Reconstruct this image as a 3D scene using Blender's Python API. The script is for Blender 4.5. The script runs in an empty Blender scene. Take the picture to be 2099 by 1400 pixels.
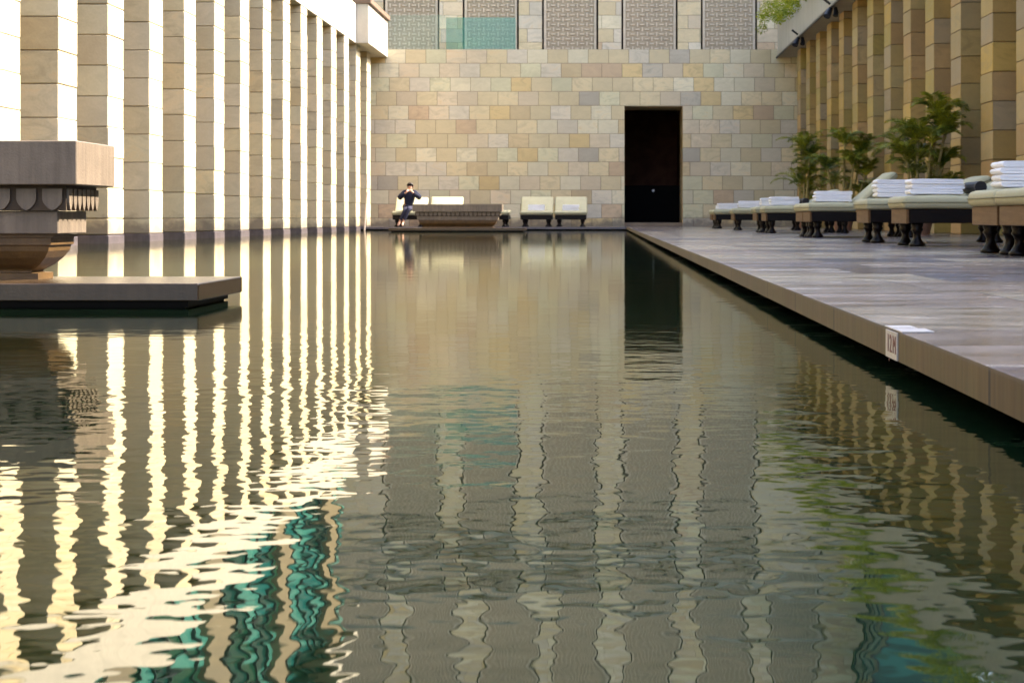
import bpy, bmesh, math, random
from mathutils import Vector, Matrix, noise
R = math.radians
rnd = random.Random(7)
C = bpy.context.scene.collection
scene = bpy.context.scene

# ------------------------------------------------------------------ helpers
def props(o, label=None, cat=None, group=None, kind=None):
    if label: o['label'] = label
    if cat: o['category'] = cat
    if group: o['group'] = group
    if kind: o['kind'] = kind
    return o

def empty(name, loc, rz=0, **k):
    o = bpy.data.objects.new(name, None); C.objects.link(o)
    o.empty_display_size = .1
    o.location = loc; o.rotation_euler = (0, 0, rz)
    return props(o, **k)

def obj(name, bm, mat, parent=None, smooth=False, loc=None, **k):
    if isinstance(bm, bpy.types.Mesh): me = bm
    else:
        me = bpy.data.meshes.new(name); bm.normal_update(); bm.to_mesh(me); bm.free()
    mats = mat if isinstance(mat, (list, tuple)) else [mat]
    if not me.materials:
        for m in mats: me.materials.append(m)
    if smooth:
        for p in me.polygons: p.use_smooth = True
    o = bpy.data.objects.new(name, me); C.objects.link(o)
    if parent: o.parent = parent
    if loc: o.location = loc
    return props(o, **k)

def dup(root, loc=None, rz=None, **k):
    r = root.copy(); C.objects.link(r)
    if loc is not None: r.location = loc
    if rz is not None: r.rotation_euler = (0, 0, rz)
    for ch in root.children:
        c = ch.copy(); C.objects.link(c); c.parent = r
        for g in ch.children:
            d = g.copy(); C.objects.link(d); d.parent = c
    return props(r, **k)

def bx(bm, x0, x1, y0, y1, z0, z1, bev=0, mi=0, seg=1):
    vs = [bm.verts.new(p) for p in ((x0,y0,z0),(x1,y0,z0),(x1,y1,z0),(x0,y1,z0),(x0,y0,z1),(x1,y0,z1),(x1,y1,z1),(x0,y1,z1))]
    fs = [bm.faces.new([vs[i] for i in q]) for q in ((3,2,1,0),(4,5,6,7),(0,1,5,4),(1,2,6,5),(2,3,7,6),(3,0,4,7))]
    for f in fs: f.material_index = mi
    if bev:
        es = {e for f in fs for e in f.edges}
        r = bmesh.ops.bevel(bm, geom=list(es), offset=bev, segments=seg, affect='EDGES', profile=.5)
        for f in r['faces']: f.material_index = mi
    return fs

def box(x0, x1, y0, y1, z0, z1, bev=0, seg=1):
    bm = bmesh.new(); bx(bm, x0, x1, y0, y1, z0, z1, bev, 0, seg); return bm

def tube(bm, pts, r, n=8, cap=True):
    pts = [Vector(p) for p in pts]; rr = r if isinstance(r, (list, tuple)) else [r]*len(pts)
    rings = []
    for i, p in enumerate(pts):
        t = (pts[min(i+1, len(pts)-1)] - pts[max(i-1, 0)]).normalized()
        a = t.cross(Vector((0,0,1)) if abs(t.z) < .9 else Vector((0,1,0))).normalized(); b = t.cross(a)
        rings.append([bm.verts.new(p + (a*math.cos(2*math.pi*k/n) + b*math.sin(2*math.pi*k/n))*rr[i]) for k in range(n)])
    for A, B in zip(rings, rings[1:]):
        for k in range(n): bm.faces.new((A[k], A[(k+1)%n], B[(k+1)%n], B[k]))
    if cap: bm.faces.new(rings[0]); bm.faces.new(rings[-1][::-1])

def lathe(bm, prof, cx=0, cy=0, n=14):
    rings = [[bm.verts.new((cx+r*math.cos(2*math.pi*k/n), cy+r*math.sin(2*math.pi*k/n), z)) for k in range(n)] for r, z in prof]
    for A, B in zip(rings, rings[1:]):
        for k in range(n): bm.faces.new((A[k], A[(k+1)%n], B[(k+1)%n], B[k]))
    bm.faces.new(rings[0][::-1]); bm.faces.new(rings[-1])

# ------------------------------------------------------------------ node helper
class NG:
    def __init__(s, name):
        s.m = bpy.data.materials.new(name); s.m.use_nodes = True
        s.t = s.m.node_tree; s.t.nodes.clear()
        s.out = s.n('ShaderNodeOutputMaterial'); s.b = s.n('ShaderNodeBsdfPrincipled')
        s.l(s.b.outputs[0], s.out.inputs[0])
    def n(s, ty, **k):
        x = s.t.nodes.new(ty)
        for a, v in k.items(): setattr(x, a, v)
        return x
    def l(s, a, b): s.t.links.new(a, b)
    def put(s, sock, v):
        if isinstance(v, bpy.types.NodeSocket): s.l(v, sock)
        elif isinstance(v, (tuple, list)) and len(v) == 3 and sock.type == 'RGBA': sock.default_value = (*v, 1)
        else: sock.default_value = v
    def M(s, op, a, b=0.0, c=0.0, clamp=False):
        x = s.n('ShaderNodeMath', operation=op, use_clamp=clamp)
        s.put(x.inputs[0], a); s.put(x.inputs[1], b); s.put(x.inputs[2], c); return x.outputs[0]
    def pos(s): return s.n('ShaderNodeNewGeometry').outputs['Position']
    def sep(s, v):
        x = s.n('ShaderNodeSeparateXYZ'); s.l(v, x.inputs[0]); return x.outputs
    def com(s, a, b, c):
        x = s.n('ShaderNodeCombineXYZ')
        for i, v in enumerate((a, b, c)): s.put(x.inputs[i], v)
        return x.outputs[0]
    def noise(s, v, sc, det=3, rough=.5, dist=0, out=0):
        x = s.n('ShaderNodeTexNoise'); s.put(x.inputs['Vector'], v)
        for k, q in (('Scale', sc), ('Detail', det), ('Roughness', rough), ('Distortion', dist)): x.inputs[k].default_value = q
        return x.outputs[out]
    def white(s, v, out='Value'):
        x = s.n('ShaderNodeTexWhiteNoise', noise_dimensions='3D'); s.put(x.inputs['Vector'], v); return x.outputs[out]
    def ramp(s, v, stops, const=False):
        x = s.n('ShaderNodeValToRGB'); s.l(v, x.inputs[0]); cr = x.color_ramp
        if const: cr.interpolation = 'CONSTANT'
        while len(cr.elements) < len(stops): cr.elements.new(.5)
        for e, (p, c) in zip(cr.elements, stops): e.position = p; e.color = (*c, 1) if len(c) == 3 else c
        return x.outputs[0]
    def mul(s, c, f):
        x = s.n('ShaderNodeVectorMath', operation='SCALE'); s.put(x.inputs[0], c); s.put(x.inputs['Scale'], f); return x.outputs[0]
    def mix(s, f, a, b):
        x = s.n('ShaderNodeMix', data_type='RGBA'); s.put(x.inputs[0], f); s.put(x.inputs[6], a); s.put(x.inputs[7], b); return x.outputs[2]
    def mr(s, v, a, b, c, d):
        x = s.n('ShaderNodeMapRange'); s.put(x.inputs[0], v)
        for i, q in enumerate((a, b, c, d)): x.inputs[i+1].default_value = q
        return x.outputs[0]
    def bump(s, h, dist, strength=1):
        x = s.n('ShaderNodeBump'); s.put(x.inputs['Height'], h); s.put(x.inputs['Distance'], dist); s.put(x.inputs['Strength'], strength)
        s.l(x.outputs[0], s.b.inputs['Normal']); return x
    def fin(s, col, rough=.7, spec=.35, **k):
        s.put(s.b.inputs['Base Color'], col); s.put(s.b.inputs['Roughness'], rough); s.put(s.b.inputs['Specular IOR Level'], spec)
        for a, v in k.items(): s.put(s.b.inputs[a.replace('_', ' ')], v)
        return s.m

CREAM=(.58,.475,.285); PALE=(.62,.545,.37); MINT=(.56,.51,.325); PINK=(.575,.47,.315); LAV=(.555,.485,.36)
OCH=(.57,.425,.205); TAN=(.53,.41,.235); GREY=(.44,.385,.29); ROSE=(.52,.38,.235); OLIVE=(.38,.32,.18)
PAL_WALL = [(0,CREAM),(.22,PALE),(.37,LAV),(.50,PINK),(.62,MINT),(.71,CREAM),(.83,OCH),(.88,TAN),(.92,ROSE),(.96,GREY)]
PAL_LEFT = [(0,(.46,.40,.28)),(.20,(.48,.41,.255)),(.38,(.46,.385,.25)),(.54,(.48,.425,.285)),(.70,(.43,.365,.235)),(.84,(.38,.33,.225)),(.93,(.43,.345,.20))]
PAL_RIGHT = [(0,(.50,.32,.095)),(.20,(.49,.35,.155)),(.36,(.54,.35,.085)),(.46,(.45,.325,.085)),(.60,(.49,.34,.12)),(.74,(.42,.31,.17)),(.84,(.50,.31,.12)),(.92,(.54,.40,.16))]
COURSE = .4455; Z0 = 5.71 - 14*COURSE

def stone(name, pal, mode='wall', w=.643, seed=0, gain=1.0, joint=.010, dirt=True):
    g = NG(name); p = g.pos(); x, y, z = g.sep(p)
    v = g.M('DIVIDE', g.M('SUBTRACT', z, Z0), COURSE); row = g.M('FLOOR', v); fv = g.M('FRACT', v)
    nrm = g.n('ShaderNodeNewGeometry').outputs['Normal']; nx, ny, nz = g.sep(nrm)
    if mode == 'wall':
        r1 = g.white(g.com(row, seed+.3, 1.7))
        off = g.M('ADD', g.M('MULTIPLY', g.M('FLOORED_MODULO', row, 2), .5), g.M('MULTIPLY', r1, .26))
        u = g.M('ADD', g.M('DIVIDE', x, w), off); col = g.M('FLOOR', u); fu = g.M('FRACT', u)
        du = g.M('MULTIPLY', g.M('MINIMUM', fu, g.M('SUBTRACT', 1, fu)), w)
    else:
        oi = g.n('ShaderNodeObjectInfo').outputs['Random']
        col = g.M('ADD', g.M('MULTIPLY', oi, 91.0), g.M('MULTIPLY', g.M('ROUND', nx), 3.0)); du = 1.0
    dv = g.M('MULTIPLY', g.M('MINIMUM', fv, g.M('SUBTRACT', 1, fv)), COURSE)
    key = g.com(row, col, seed)
    k1 = g.white(key); k2 = g.white(g.com(col, row, seed+5.1))
    base = g.ramp(k1, pal, True)
    # veins: warped bands whose direction differs from block to block
    ang = g.M('MULTIPLY', k2, 40.0)
    pv = g.com(g.M('ADD', x, g.M('MULTIPLY', y, .8)), g.M('ADD', g.M('MULTIPLY', z, 1.9), ang), ang)
    n1 = g.noise(pv, 2.2, 5, .6, 1.4); n2 = g.noise(p, 30, 3, .6); n3 = g.noise(p, .55, 2)
    f = g.M('MULTIPLY', g.M('ADD', 1.0, g.M('MULTIPLY', g.mr(n1, .3, .7, -.16, .12), g.mr(k2, .3, .9, .5, 1.7))), g.mr(n2, .25, .75, .95, 1.05))
    f = g.M('MULTIPLY', f, g.mr(k2, 0, 1, .86*gain, 1.10*gain)); f = g.M('MULTIPLY', f, g.mr(n3, .3, .7, .93, 1.06))
    colr = g.mul(base, f)
    hue = g.mr(n1, .52, .75, 0, .45)
    colr = g.mix(hue, colr, g.mul(colr, .97)); colr = g.mix(g.M('MULTIPLY', hue, g.M('GREATER_THAN', k2, .6)), colr, (.42*gain,.27*gain,.12*gain))
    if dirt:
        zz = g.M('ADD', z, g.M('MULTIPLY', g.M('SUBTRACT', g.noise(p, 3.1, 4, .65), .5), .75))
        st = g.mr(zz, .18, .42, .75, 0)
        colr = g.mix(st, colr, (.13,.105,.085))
    gap = g.M('MINIMUM', du, dv)
    jm = g.mr(gap, joint*.5, joint*1.3, 1, 0) if mode == 'wall' else g.mr(gap, .004, .009, .8, 0)
    colr = g.mix(g.M('MULTIPLY', jm, .62), colr, (.12,.085,.05))
    h = g.M('SUBTRACT', g.M('MULTIPLY', n2, .5), jm); h = g.M('ADD', h, g.M('MULTIPLY', k1, .25))
    g.bump(h, .006, .8)
    return g.fin(colr, g.mr(n1, .3, .7, .5, .75), .4)

def plain(name, col, rough=.6, var=.12, sc=4, streak=0, spec=.4, bump=.0, bsc=60, **k):
    g = NG(name); p = g.pos(); tc = g.n('ShaderNodeTexCoord').outputs['Object']
    n1 = g.noise(tc, sc, 4, .6, .4); f = g.mr(n1, .3, .7, 1-var, 1+var)
    if streak:
        x, y, z = g.sep(tc)
        sv = g.com(g.M('MULTIPLY', x, 26), g.M('MULTIPLY', y, 26), g.M('MULTIPLY', z, 1.6))
        f = g.M('MULTIPLY', f, g.mr(g.noise(sv, 1, 5, .65), .3, .7, 1-streak, 1+streak))
    if bump: g.bump(g.noise(tc, bsc, 4, .6), bump)
    return g.fin(g.mul(col, f), rough, spec, **k)

# ------------------------------------------------------------------ materials
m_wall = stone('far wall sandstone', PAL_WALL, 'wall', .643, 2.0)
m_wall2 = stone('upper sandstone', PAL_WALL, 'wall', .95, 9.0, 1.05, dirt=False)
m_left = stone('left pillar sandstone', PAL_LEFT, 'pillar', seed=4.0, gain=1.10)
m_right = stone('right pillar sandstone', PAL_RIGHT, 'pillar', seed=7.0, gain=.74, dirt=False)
m_wet = plain('wet plinth stone', (.085,.07,.075), .35, .3, 5, .15, bump=.004)
m_jamb = plain('jamb stone', (.15,.12,.07), .6, .15, 2)
m_sill = plain('brown sill stone', (.20,.14,.09), .5, .2, 3)
m_urn = plain('weathered planter stone', (.150,.115,.082), .55, .16, 5, .22, bump=.002, bsc=90)
m_bowl = plain('ochre planter base stone', (.10,.055,.018), .5, .25, 6, .1, bump=.003)
m_gap = plain('carved recess stone', (.060,.040,.024), .8, .2, 8)
m_slab = plain('platform slab stone', (.050,.031,.016), .25, .2, 4, .14, bump=.0012, bsc=70)
m_base = plain('wet base stone with overhang shade', (.005,.0045,.004), .6, .4, 7, spec=.1)  # near-black: the shade under the slab overhangs is put into this colour
m_mattress = plain('sage mattress fabric', (.39,.365,.235), .9, .06, 6, bump=.0015, bsc=240)
m_towel = plain('white terry towel', (.80,.79,.82), .95, .03, 20, bump=.0025, bsc=260)
m_bolster = plain('black bolster leather', (.006,.005,.005), .6, .2, 9)
m_screen = plain('screen stone', (.37,.30,.205), .75, .12, 3)
m_lattice = plain('screen lattice stone', (.54,.455,.335), .7, .12, 5)
m_slit = plain('dark reveal', (.06,.042,.028), .8, .1, 3)
m_black = plain('black interior', (.002,.002,.002), .8, .2, 3, spec=.05)
m_brown = plain('dark brown interior', (.12,.05,.03), .8, .3, 2, spec=.1)
m_metal = plain('black metal', (.014,.014,.018), .35, .1, 8)
m_steel = plain('pale pole', (.55,.45,.38), .35, .1, 8)
m_coping = plain('brown coping', (.15,.095,.065), .7, .2, 4)
m_skin = plain('skin', (.50,.28,.19), .5, .06, 20)
m_navy = plain('navy sweater', (.008,.010,.026), .9, .2, 30)
m_jeans = plain('faded jeans', (.022,.022,.045), .9, .25, 25)
m_hair = plain('dark hair', (.018,.011,.008), .6, .3, 60)
m_pot = plain('terracotta pot', (.20,.10,.06), .7, .2, 6)
m_paint = plain('white marking enamel', (.40,.37,.34), .4, .15, 60)
m_ink = plain('reddish lettering', (.17,.055,.04), .5, .1, 20)
m_stem = plain('palm stem', (.26,.21,.07), .6, .25, 14)

def fascia_mat(name, col, dirt):
    g = NG(name); p = g.pos(); x, y, z = g.sep(p)
    sv = g.com(x, g.M('MULTIPLY', y, 3.0), g.M('MULTIPLY', z, .5))
    f = g.M('MULTIPLY', g.mr(g.noise(sv, 1.3, 5, .65), .3, .75, 1.05, 1-dirt), g.mr(g.noise(p, 12, 3), .3, .7, .97, 1.03))
    fr = g.M('FRACT', g.M('DIVIDE', y, 2.4)); d = g.M('MINIMUM', fr, g.M('SUBTRACT', 1, fr))
    j = g.mr(d, .002, .004, .35, 0)
    g.bump(g.noise(p, 40, 3), .002)
    return g.fin(g.mix(j, g.mul(col, f), (.15,.12,.09)), .7, .3)
m_fasc = fascia_mat('white fascia stone', (.42,.385,.32), .16)

def wood(name, c1, c2, rough=.35):
    g = NG(name); tc = g.n('ShaderNodeTexCoord').outputs['Object']; x, y, z = g.sep(tc)
    v = g.com(g.M('MULTIPLY', x, 2), g.M('MULTIPLY', y, 2), g.M('MULTIPLY', z, 22))
    n = g.noise(v, 1.6, 5, .6, .8); g.bump(n, .002)
    return g.fin(g.mix(g.mr(n, .3, .7, 0, 1), c1, c2), rough, .13)
m_wood = wood('dark teak', (.003,.0018,.0016), (.007,.0035,.0025))
m_wood_lit = wood('teak end board with bounced light', (.085,.043,.017), (.15,.085,.040), .5)  # lighter than the frame: light bounced across the pool is put into the colour

def deck_mat():
    g = NG('polished deck slabs'); p = g.pos(); x, y, z = g.sep(p)
    L = 1.10; W = .80
    v = g.M('DIVIDE', g.M('SUBTRACT', y, 4.37), L); row = g.M('FLOOR', v); fv = g.M('FRACT', v)
    u = g.M('ADD', g.M('DIVIDE', g.M('SUBTRACT', x, .70), W), g.M('MULTIPLY', g.white(g.com(row, 2.2, 9)), .5)); col = g.M('FLOOR', u); fu = g.M('FRACT', u)
    du = g.M('MULTIPLY', g.M('MINIMUM', fu, g.M('SUBTRACT', 1, fu)), W); dv = g.M('MULTIPLY', g.M('MINIMUM', fv, g.M('SUBTRACT', 1, fv)), L)
    k = g.white(g.com(row, col, 3.3)); k2 = g.white(g.com(col, row, 8.3))
    c = g.ramp(k, [(0,(.185,.145,.115)),(.20,(.25,.21,.155)),(.36,(.10,.075,.075)),(.52,(.27,.23,.17)),(.68,(.055,.052,.075)),(.80,(.12,.085,.08)),(.9,(.20,.165,.135))], True)
    sv = g.com(g.M('MULTIPLY', x, .8), g.M('MULTIPLY', y, 2.6), k)
    n = g.noise(sv, 1.7, 5, .62, 1.2); n2 = g.noise(p, 24, 3)
    c = g.mul(c, g.M('MULTIPLY', g.mr(n, .3, .7, .62, 1.36), g.mr(n2, .3, .7, .95, 1.05)))
    gap = g.M('MINIMUM', du, dv); jm = g.mr(gap, .006, .010, 1, 0)
    c = g.mix(g.M('MULTIPLY', jm, .85), c, (.03,.025,.02))
    tx = g.M('MULTIPLY', g.M('SUBTRACT', k, .5), g.M('MULTIPLY', g.M('SUBTRACT', fu, .5), .020))
    ty = g.M('MULTIPLY', g.M('SUBTRACT', k2, .5), g.M('MULTIPLY', g.M('SUBTRACT', fv, .5), .030))
    h = g.M('ADD', g.M('ADD', tx, ty), g.M('MULTIPLY', g.noise(sv, 1.1, 3, .5), .006)); h = g.M('SUBTRACT', h, g.M('MULTIPLY', jm, .002))
    h = g.M('ADD', h, g.M('MULTIPLY', n2, .0003))
    g.bump(h, 1.0)
    return g.fin(c, g.mr(n, .3, .7, .13, .30), .5)
m_deck = deck_mat()

def edge_mat():
    g = NG('slab edge stone'); p = g.pos(); x, y, z = g.sep(p)
    v = g.M('DIVIDE', g.M('SUBTRACT', y, 4.37), 1.10); fv = g.M('FRACT', v); k = g.white(g.com(g.M('FLOOR', v), 1, 2))
    dv = g.M('MULTIPLY', g.M('MINIMUM', fv, g.M('SUBTRACT', 1, fv)), 1.1)
    sv = g.com(x, g.M('MULTIPLY', y, 24), g.M('MULTIPLY', z, 2.2)); n = g.noise(sv, 1, 5, .65); n2 = g.noise(p, 5, 3)
    c = g.mix(g.mr(n2, .35, .65, 0, 1), (.100,.066,.026), (.092,.068,.024)); c = g.mul(c, g.M('MULTIPLY', g.mr(n, .3, .7, .8, 1.2), g.mr(k, 0, 1, .88, 1.14)))
    c = g.mix(g.mr(dv, .007, .012, .9, 0), c, (.02,.015,.01))
    c = g.mix(g.mr(z, .096, .103, 0, .5), c, (.14,.115,.10))
    g.bump(n, .0015)
    return g.fin(c, .7, .2)
m_edge = edge_mat()

def water_mat():
    g = NG('pool water'); p = g.pos(); x, y, z = g.sep(p)
    # ripples run all over the pool, lively close to the overflow, calmer at the sheltered far end
    a = g.noise(g.com(g.M('MULTIPLY', x, .85), y, 0.0), 7.5, 1.5, .45, .25)
    b = g.noise(g.com(g.M('MULTIPLY', x, .8), g.M('ADD', y, 13.0), 4.0), 2.3, 1, .4, .2)
    c = g.noise(g.com(x, y, 9.0), 19, 1, .5)
    patch = g.noise(g.com(g.M('MULTIPLY', x, .30), g.M('MULTIPLY', y, .55), 2.0), 1.0, 2)
    near = g.n('ShaderNodeMapRange', interpolation_type='SMOOTHSTEP'); g.l(y, near.inputs[0])
    for i, q in enumerate((2.2, 6.5, 1.0, .30)): near.inputs[i+1].default_value = q
    far = g.mr(y, 6.5, 26, 1.0, .22)
    amp = g.M('MULTIPLY', g.M('MULTIPLY', near.outputs[0], far), g.mr(patch, .3, .7, .65, 1.3))
    h = g.M('ADD', g.M('MULTIPLY', a, .0018), g.M('ADD', g.M('MULTIPLY', b, .0029), g.M('MULTIPLY', c, .00070)))
    bp = g.bump(g.M('MULTIPLY', h, amp), 1.0)
    # olive tinted pool: dark green body under a mirror-like surface, mixed by Fresnel
    di = g.n('ShaderNodeBsdfDiffuse'); di.inputs[0].default_value = (.0040, .0125, .0048, 1); g.l(bp.outputs[0], di.inputs['Normal'])
    gl = g.n('ShaderNodeBsdfGlossy'); gl.inputs[0].default_value = (.95, .94, .84, 1)
    g.l(g.mr(y, 2.2, 6.0, .012, .050), gl.inputs['Roughness']); g.l(bp.outputs[0], gl.inputs['Normal'])
    fr = g.n('ShaderNodeFresnel'); fr.inputs[0].default_value = 1.45; g.l(bp.outputs[0], fr.inputs['Normal'])
    mx = g.n('ShaderNodeMixShader'); g.l(fr.outputs[0], mx.inputs[0]); g.l(di.outputs[0], mx.inputs[1]); g.l(gl.outputs[0], mx.inputs[2])
    g.l(mx.outputs[0], g.out.inputs[0]); return g.m
m_water = water_mat()

def glass_pane(name, col, alpha, rough=.03):
    g = NG(name)
    return g.fin(col, rough, .6, Alpha=alpha)
m_teal_refl = glass_pane('glass sheet with teal reflection', (.06,.28,.21), .36)  # teal of mirrored windows is put into the pane colour
m_green_refl = glass_pane('glass sheet with faint green reflection', (.30,.42,.33), .16)  # weaker part of that mirrored teal, also carried by the pane colour
def window_glass():
    g = NG('teal window glass'); p = g.pos(); x, y, z = g.sep(p)
    k = g.white(g.com(g.M('FLOOR', g.M('DIVIDE', y, 1.6)), g.M('FLOOR', g.M('DIVIDE', z, 1.25)), 3))
    c = g.ramp(k, [(0,(.006,.04,.035)),(.3,(.012,.10,.095)),(.55,(.008,.05,.03)),(.75,(.05,.20,.17)),(.9,(.004,.025,.02))], True)
    return g.fin(c, .06, .5)
m_win = window_glass()

def leaf_mat(name, c1, c2, sc=3, tr=.35):
    g = NG(name); p = g.pos(); oi = g.n('ShaderNodeObjectInfo').outputs['Random']
    n = g.noise(p, sc, 3, .6); n2 = g.noise(p, 35, 2)
    c = g.mix(g.mr(n, .35, .65, 0, 1), c1, c2); c = g.mul(c, g.mr(n2, .3, .7, .7, 1.3))
    g.fin(c, .5, .4)
    t = g.n('ShaderNodeBsdfTranslucent'); g.l(c, t.inputs[0]); mx = g.n('ShaderNodeMixShader'); mx.inputs[0].default_value = tr
    g.l(g.b.outputs[0], mx.inputs[1]); g.l(t.outputs[0], mx.inputs[2]); g.l(mx.outputs[0], g.out.inputs[0])
    return g.m
m_shrub = leaf_mat('yellow green shrub leaves', (.12,.17,.006), (.32,.34,.010), 2.5, .5)
m_palm = leaf_mat('palm leaflets', (.060,.105,.012), (.38,.37,.025), 3.5, .25)

# ------------------------------------------------------------------ ground, water, deck
WH = -7.2; YW = 57.2; LEDGE = 54.0; ZD = .105
bm = bmesh.new(); s = 450
vs = [bm.verts.new(p) for p in ((-s,-s,-.9),(s,-s,-.9),(s,s,-.9),(-s,s,-.9))]; bm.faces.new(vs)
obj('ground', bm, plain('packed earth', (.16,.13,.10), .9, .2, .3), kind='structure')
bm = bmesh.new()
vs = [bm.verts.new(p) for p in ((-10.4,-9,0),(1.0,-9,0),(1.0,LEDGE+.25,0),(-10.4,LEDGE+.25,0))]; bm.faces.new(vs)
obj('water', bm, m_water, kind='structure')

bm = bmesh.new()
fs = bx(bm, .70, 11.0, -9, LEDGE, .035, ZD)
for f in fs:
    if f.normal.x < -.5 or f.calc_center_median().x < .71: f.material_index = 1
bx(bm, 1.0, 11.0, -9, LEDGE, -.88, .035, mi=2)
obj('pool_deck', bm, [m_deck, m_edge, m_base], kind='structure')
bm = bmesh.new()
bx(bm, -10.4, 11.0, LEDGE+.003, YW+.5, .04, ZD+.001); bx(bm, -10.4, 11.0, LEDGE+.2, YW+.5, -.88, .04, mi=1)
obj('pool_ledge', bm, [plain('damp ledge stone', (.10,.085,.095), .25, .2, 3), m_base], kind='structure')

# depth marking on the deck edge
dm = empty('depth_marker', (.70, 4.37, ZD), label='small white enamel depth marking on the near edge of the stone deck', cat='depth marker')
bm = bmesh.new(); bx(bm, .0, .078, -.135, -.006, .0005, .0035); bx(bm, .0, .062, .006, .115, .0005, .0035)
obj('top_plate', bm, m_paint, dm)
obj('side_plate', box(-.004, -.0006, -.095, .075, -.069, -.003), m_paint, dm)
def text_mesh(s, size):
    cu = bpy.data.curves.new('t', 'FONT'); cu.body = s; cu.size = size; cu.extrude = .0006; cu.align_x = 'CENTER'; cu.align_y = 'CENTER'
    o = bpy.data.objects.new('t', cu); C.objects.link(o); bpy.context.view_layer.update()
    me = bpy.data.meshes.new_from_object(o.evaluated_get(bpy.context.evaluated_depsgraph_get()))
    bpy.data.objects.remove(o); bpy.data.curves.remove(cu); return me
for ch, nm, off in (('1','digit',.042), ('.','full_stop',.024), ('2','digit',.004), ('M','letter',-.050)):
    o = obj(nm, text_mesh(ch, .062), m_ink, dm); o.location = (-.0048, -.010+off, -.036 if ch != '.' else -.058); o.rotation_euler = (R(90), 0, R(-90))

# ------------------------------------------------------------------ colonnades
def shaft_mesh(seed, w, d, ztop, zbot):
    r = random.Random(seed); bm = bmesh.new()
    bx(bm, .014, d-.014, .014, w-.014, zbot, ztop-.002)
    k = 0; z = Z0
    while z + COURSE < zbot + .03: z += COURSE
    while z < ztop:
        a = max(z, zbot) + .0045; b = min(z + COURSE, ztop) - .0045
        if b - a > .03:
            j = [r.uniform(-.0045, .0045) for _ in range(4)]
            bx(bm, j[0], d+j[1], j[2], w+j[3], a, b, r.uniform(.004,.013))
        z += COURSE
    me = bpy.data.meshes.new('shaft'); bm.to_mesh(me); bm.free(); return me
ORD = ['', 'first','second','third','fourth','fifth','sixth','seventh','eighth','ninth','tenth','eleventh','twelfth','thirteenth','fourteenth','fifteenth','sixteenth','seventeenth','eighteenth','nineteenth','twentieth','twenty first','twenty second','twenty third','twenty fourth','twenty fifth']
ZT = 5.45
LW = [shaft_mesh(s, .84, 1.0, ZT, .125) for s in (1,2,3)]
pl_me = bpy.data.meshes.new('plinth'); bm = box(-.006, 1.01, -.006, .846, -.88, .121, .008); bm.to_mesh(pl_me); bm.free()
n = 0
for k in range(14, -10, -1):
    n += 1; y = 21.47 + 2.40*k
    # local x runs from pool face (0) back to -1
    r = empty('stone_pillar', (WH, y, 0), label='sandstone pillar rising from the water in the left row, %s counted from the far wall' % ORD[n],
              cat='pillar', group='pillars of the left colonnade')
    if n == 1: r['label'] = 'tall sandstone block pillar of the left row standing closest to the far wall'
    for nm, me, mt in (('shaft', LW[n % 3], m_left), ('plinth', pl_me, m_wet)):
        o = obj(nm, me, mt, r); o.location = (-1.0, 0, 0)
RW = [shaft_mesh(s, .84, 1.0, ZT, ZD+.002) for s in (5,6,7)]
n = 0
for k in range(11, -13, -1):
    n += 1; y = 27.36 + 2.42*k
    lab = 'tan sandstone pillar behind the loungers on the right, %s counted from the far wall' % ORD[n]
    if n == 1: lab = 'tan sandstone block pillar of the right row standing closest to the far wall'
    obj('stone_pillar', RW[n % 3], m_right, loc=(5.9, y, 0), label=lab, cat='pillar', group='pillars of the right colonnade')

# left beam
lb = empty('stone_beam', (WH, 36, ZT), label='white stone fascia beam carried by the sunlit left pillars', cat='beam')
obj('fascia', box(-1.05, .012, -44, 16.5, .003, 1.15, .01), m_fasc, lb)
eb = obj('end_block', box(-1.6, .38, 16.503, 21.19, .0, 1.15, .01), m_fasc, lb)
obj('coping', box(-1.6, .46, 16.45, 21.19, 1.153, 1.30, .01), m_coping, eb)
# right beam
rb = empty('stone_beam', (5.53, 34, ZT), label='pale stone fascia beam above the right pillars with a black pipe along its lower edge', cat='beam')
obj('fascia', box(0, 2.6, -64, 23.19, .003, 1.10, .01), m_fasc, rb)
bm = bmesh.new(); tube(bm, [(-.035, -64, -.0), (-.035, 23.15, -.0)], .034, 8)
obj('pipe', bm, m_metal, rb)
# pillar back walls (close the colonnades)
def backwall(name, x0, x1, y0, y1, z1, lab, mat):
    obj(name, box(x0, x1, y0, y1, -.85, z1), mat, label=lab, cat='wall')
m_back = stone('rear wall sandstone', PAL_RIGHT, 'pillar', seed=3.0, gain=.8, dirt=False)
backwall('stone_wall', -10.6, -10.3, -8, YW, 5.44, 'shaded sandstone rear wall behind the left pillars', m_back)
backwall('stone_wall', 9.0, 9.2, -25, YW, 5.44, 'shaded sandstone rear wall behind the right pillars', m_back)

# left upper storey with teal windows, set back over the beam
lu = empty('glazed_storey', (-8.30, 40, 6.61), label='set back storey of teal glass and pale piers above the left beam', cat='building')
obj('terrace_slab', box(-6, .03, -32, 17.2, -.5, -.003), m_fasc, lu)
obj('window', box(-.3, -.05, -32, 17.2, 0, 6.3), m_win, lu)
for yy in (-2.3, 5.7, 13.6, -10.3, -18.3, -26.3):
    obj('pier', box(-.25, .12, yy, yy+1.5, .002, 6.3, .01), m_jamb, lu)
bm = bmesh.new()
for i in range(31): bx(bm, -.045, .03, -32+1.6*i-.03, -32+1.6*i+.03, .003, 6.29)
for zz in (2.4, 4.9): bx(bm, -.045, .026, -32, 17.2, zz, zz+.08)
obj('mullions', bm, m_metal, lu)
obj('roof_slab', box(-6, .6, -32, 17.2, 6.303, 6.7), m_fasc, lu)

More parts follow.
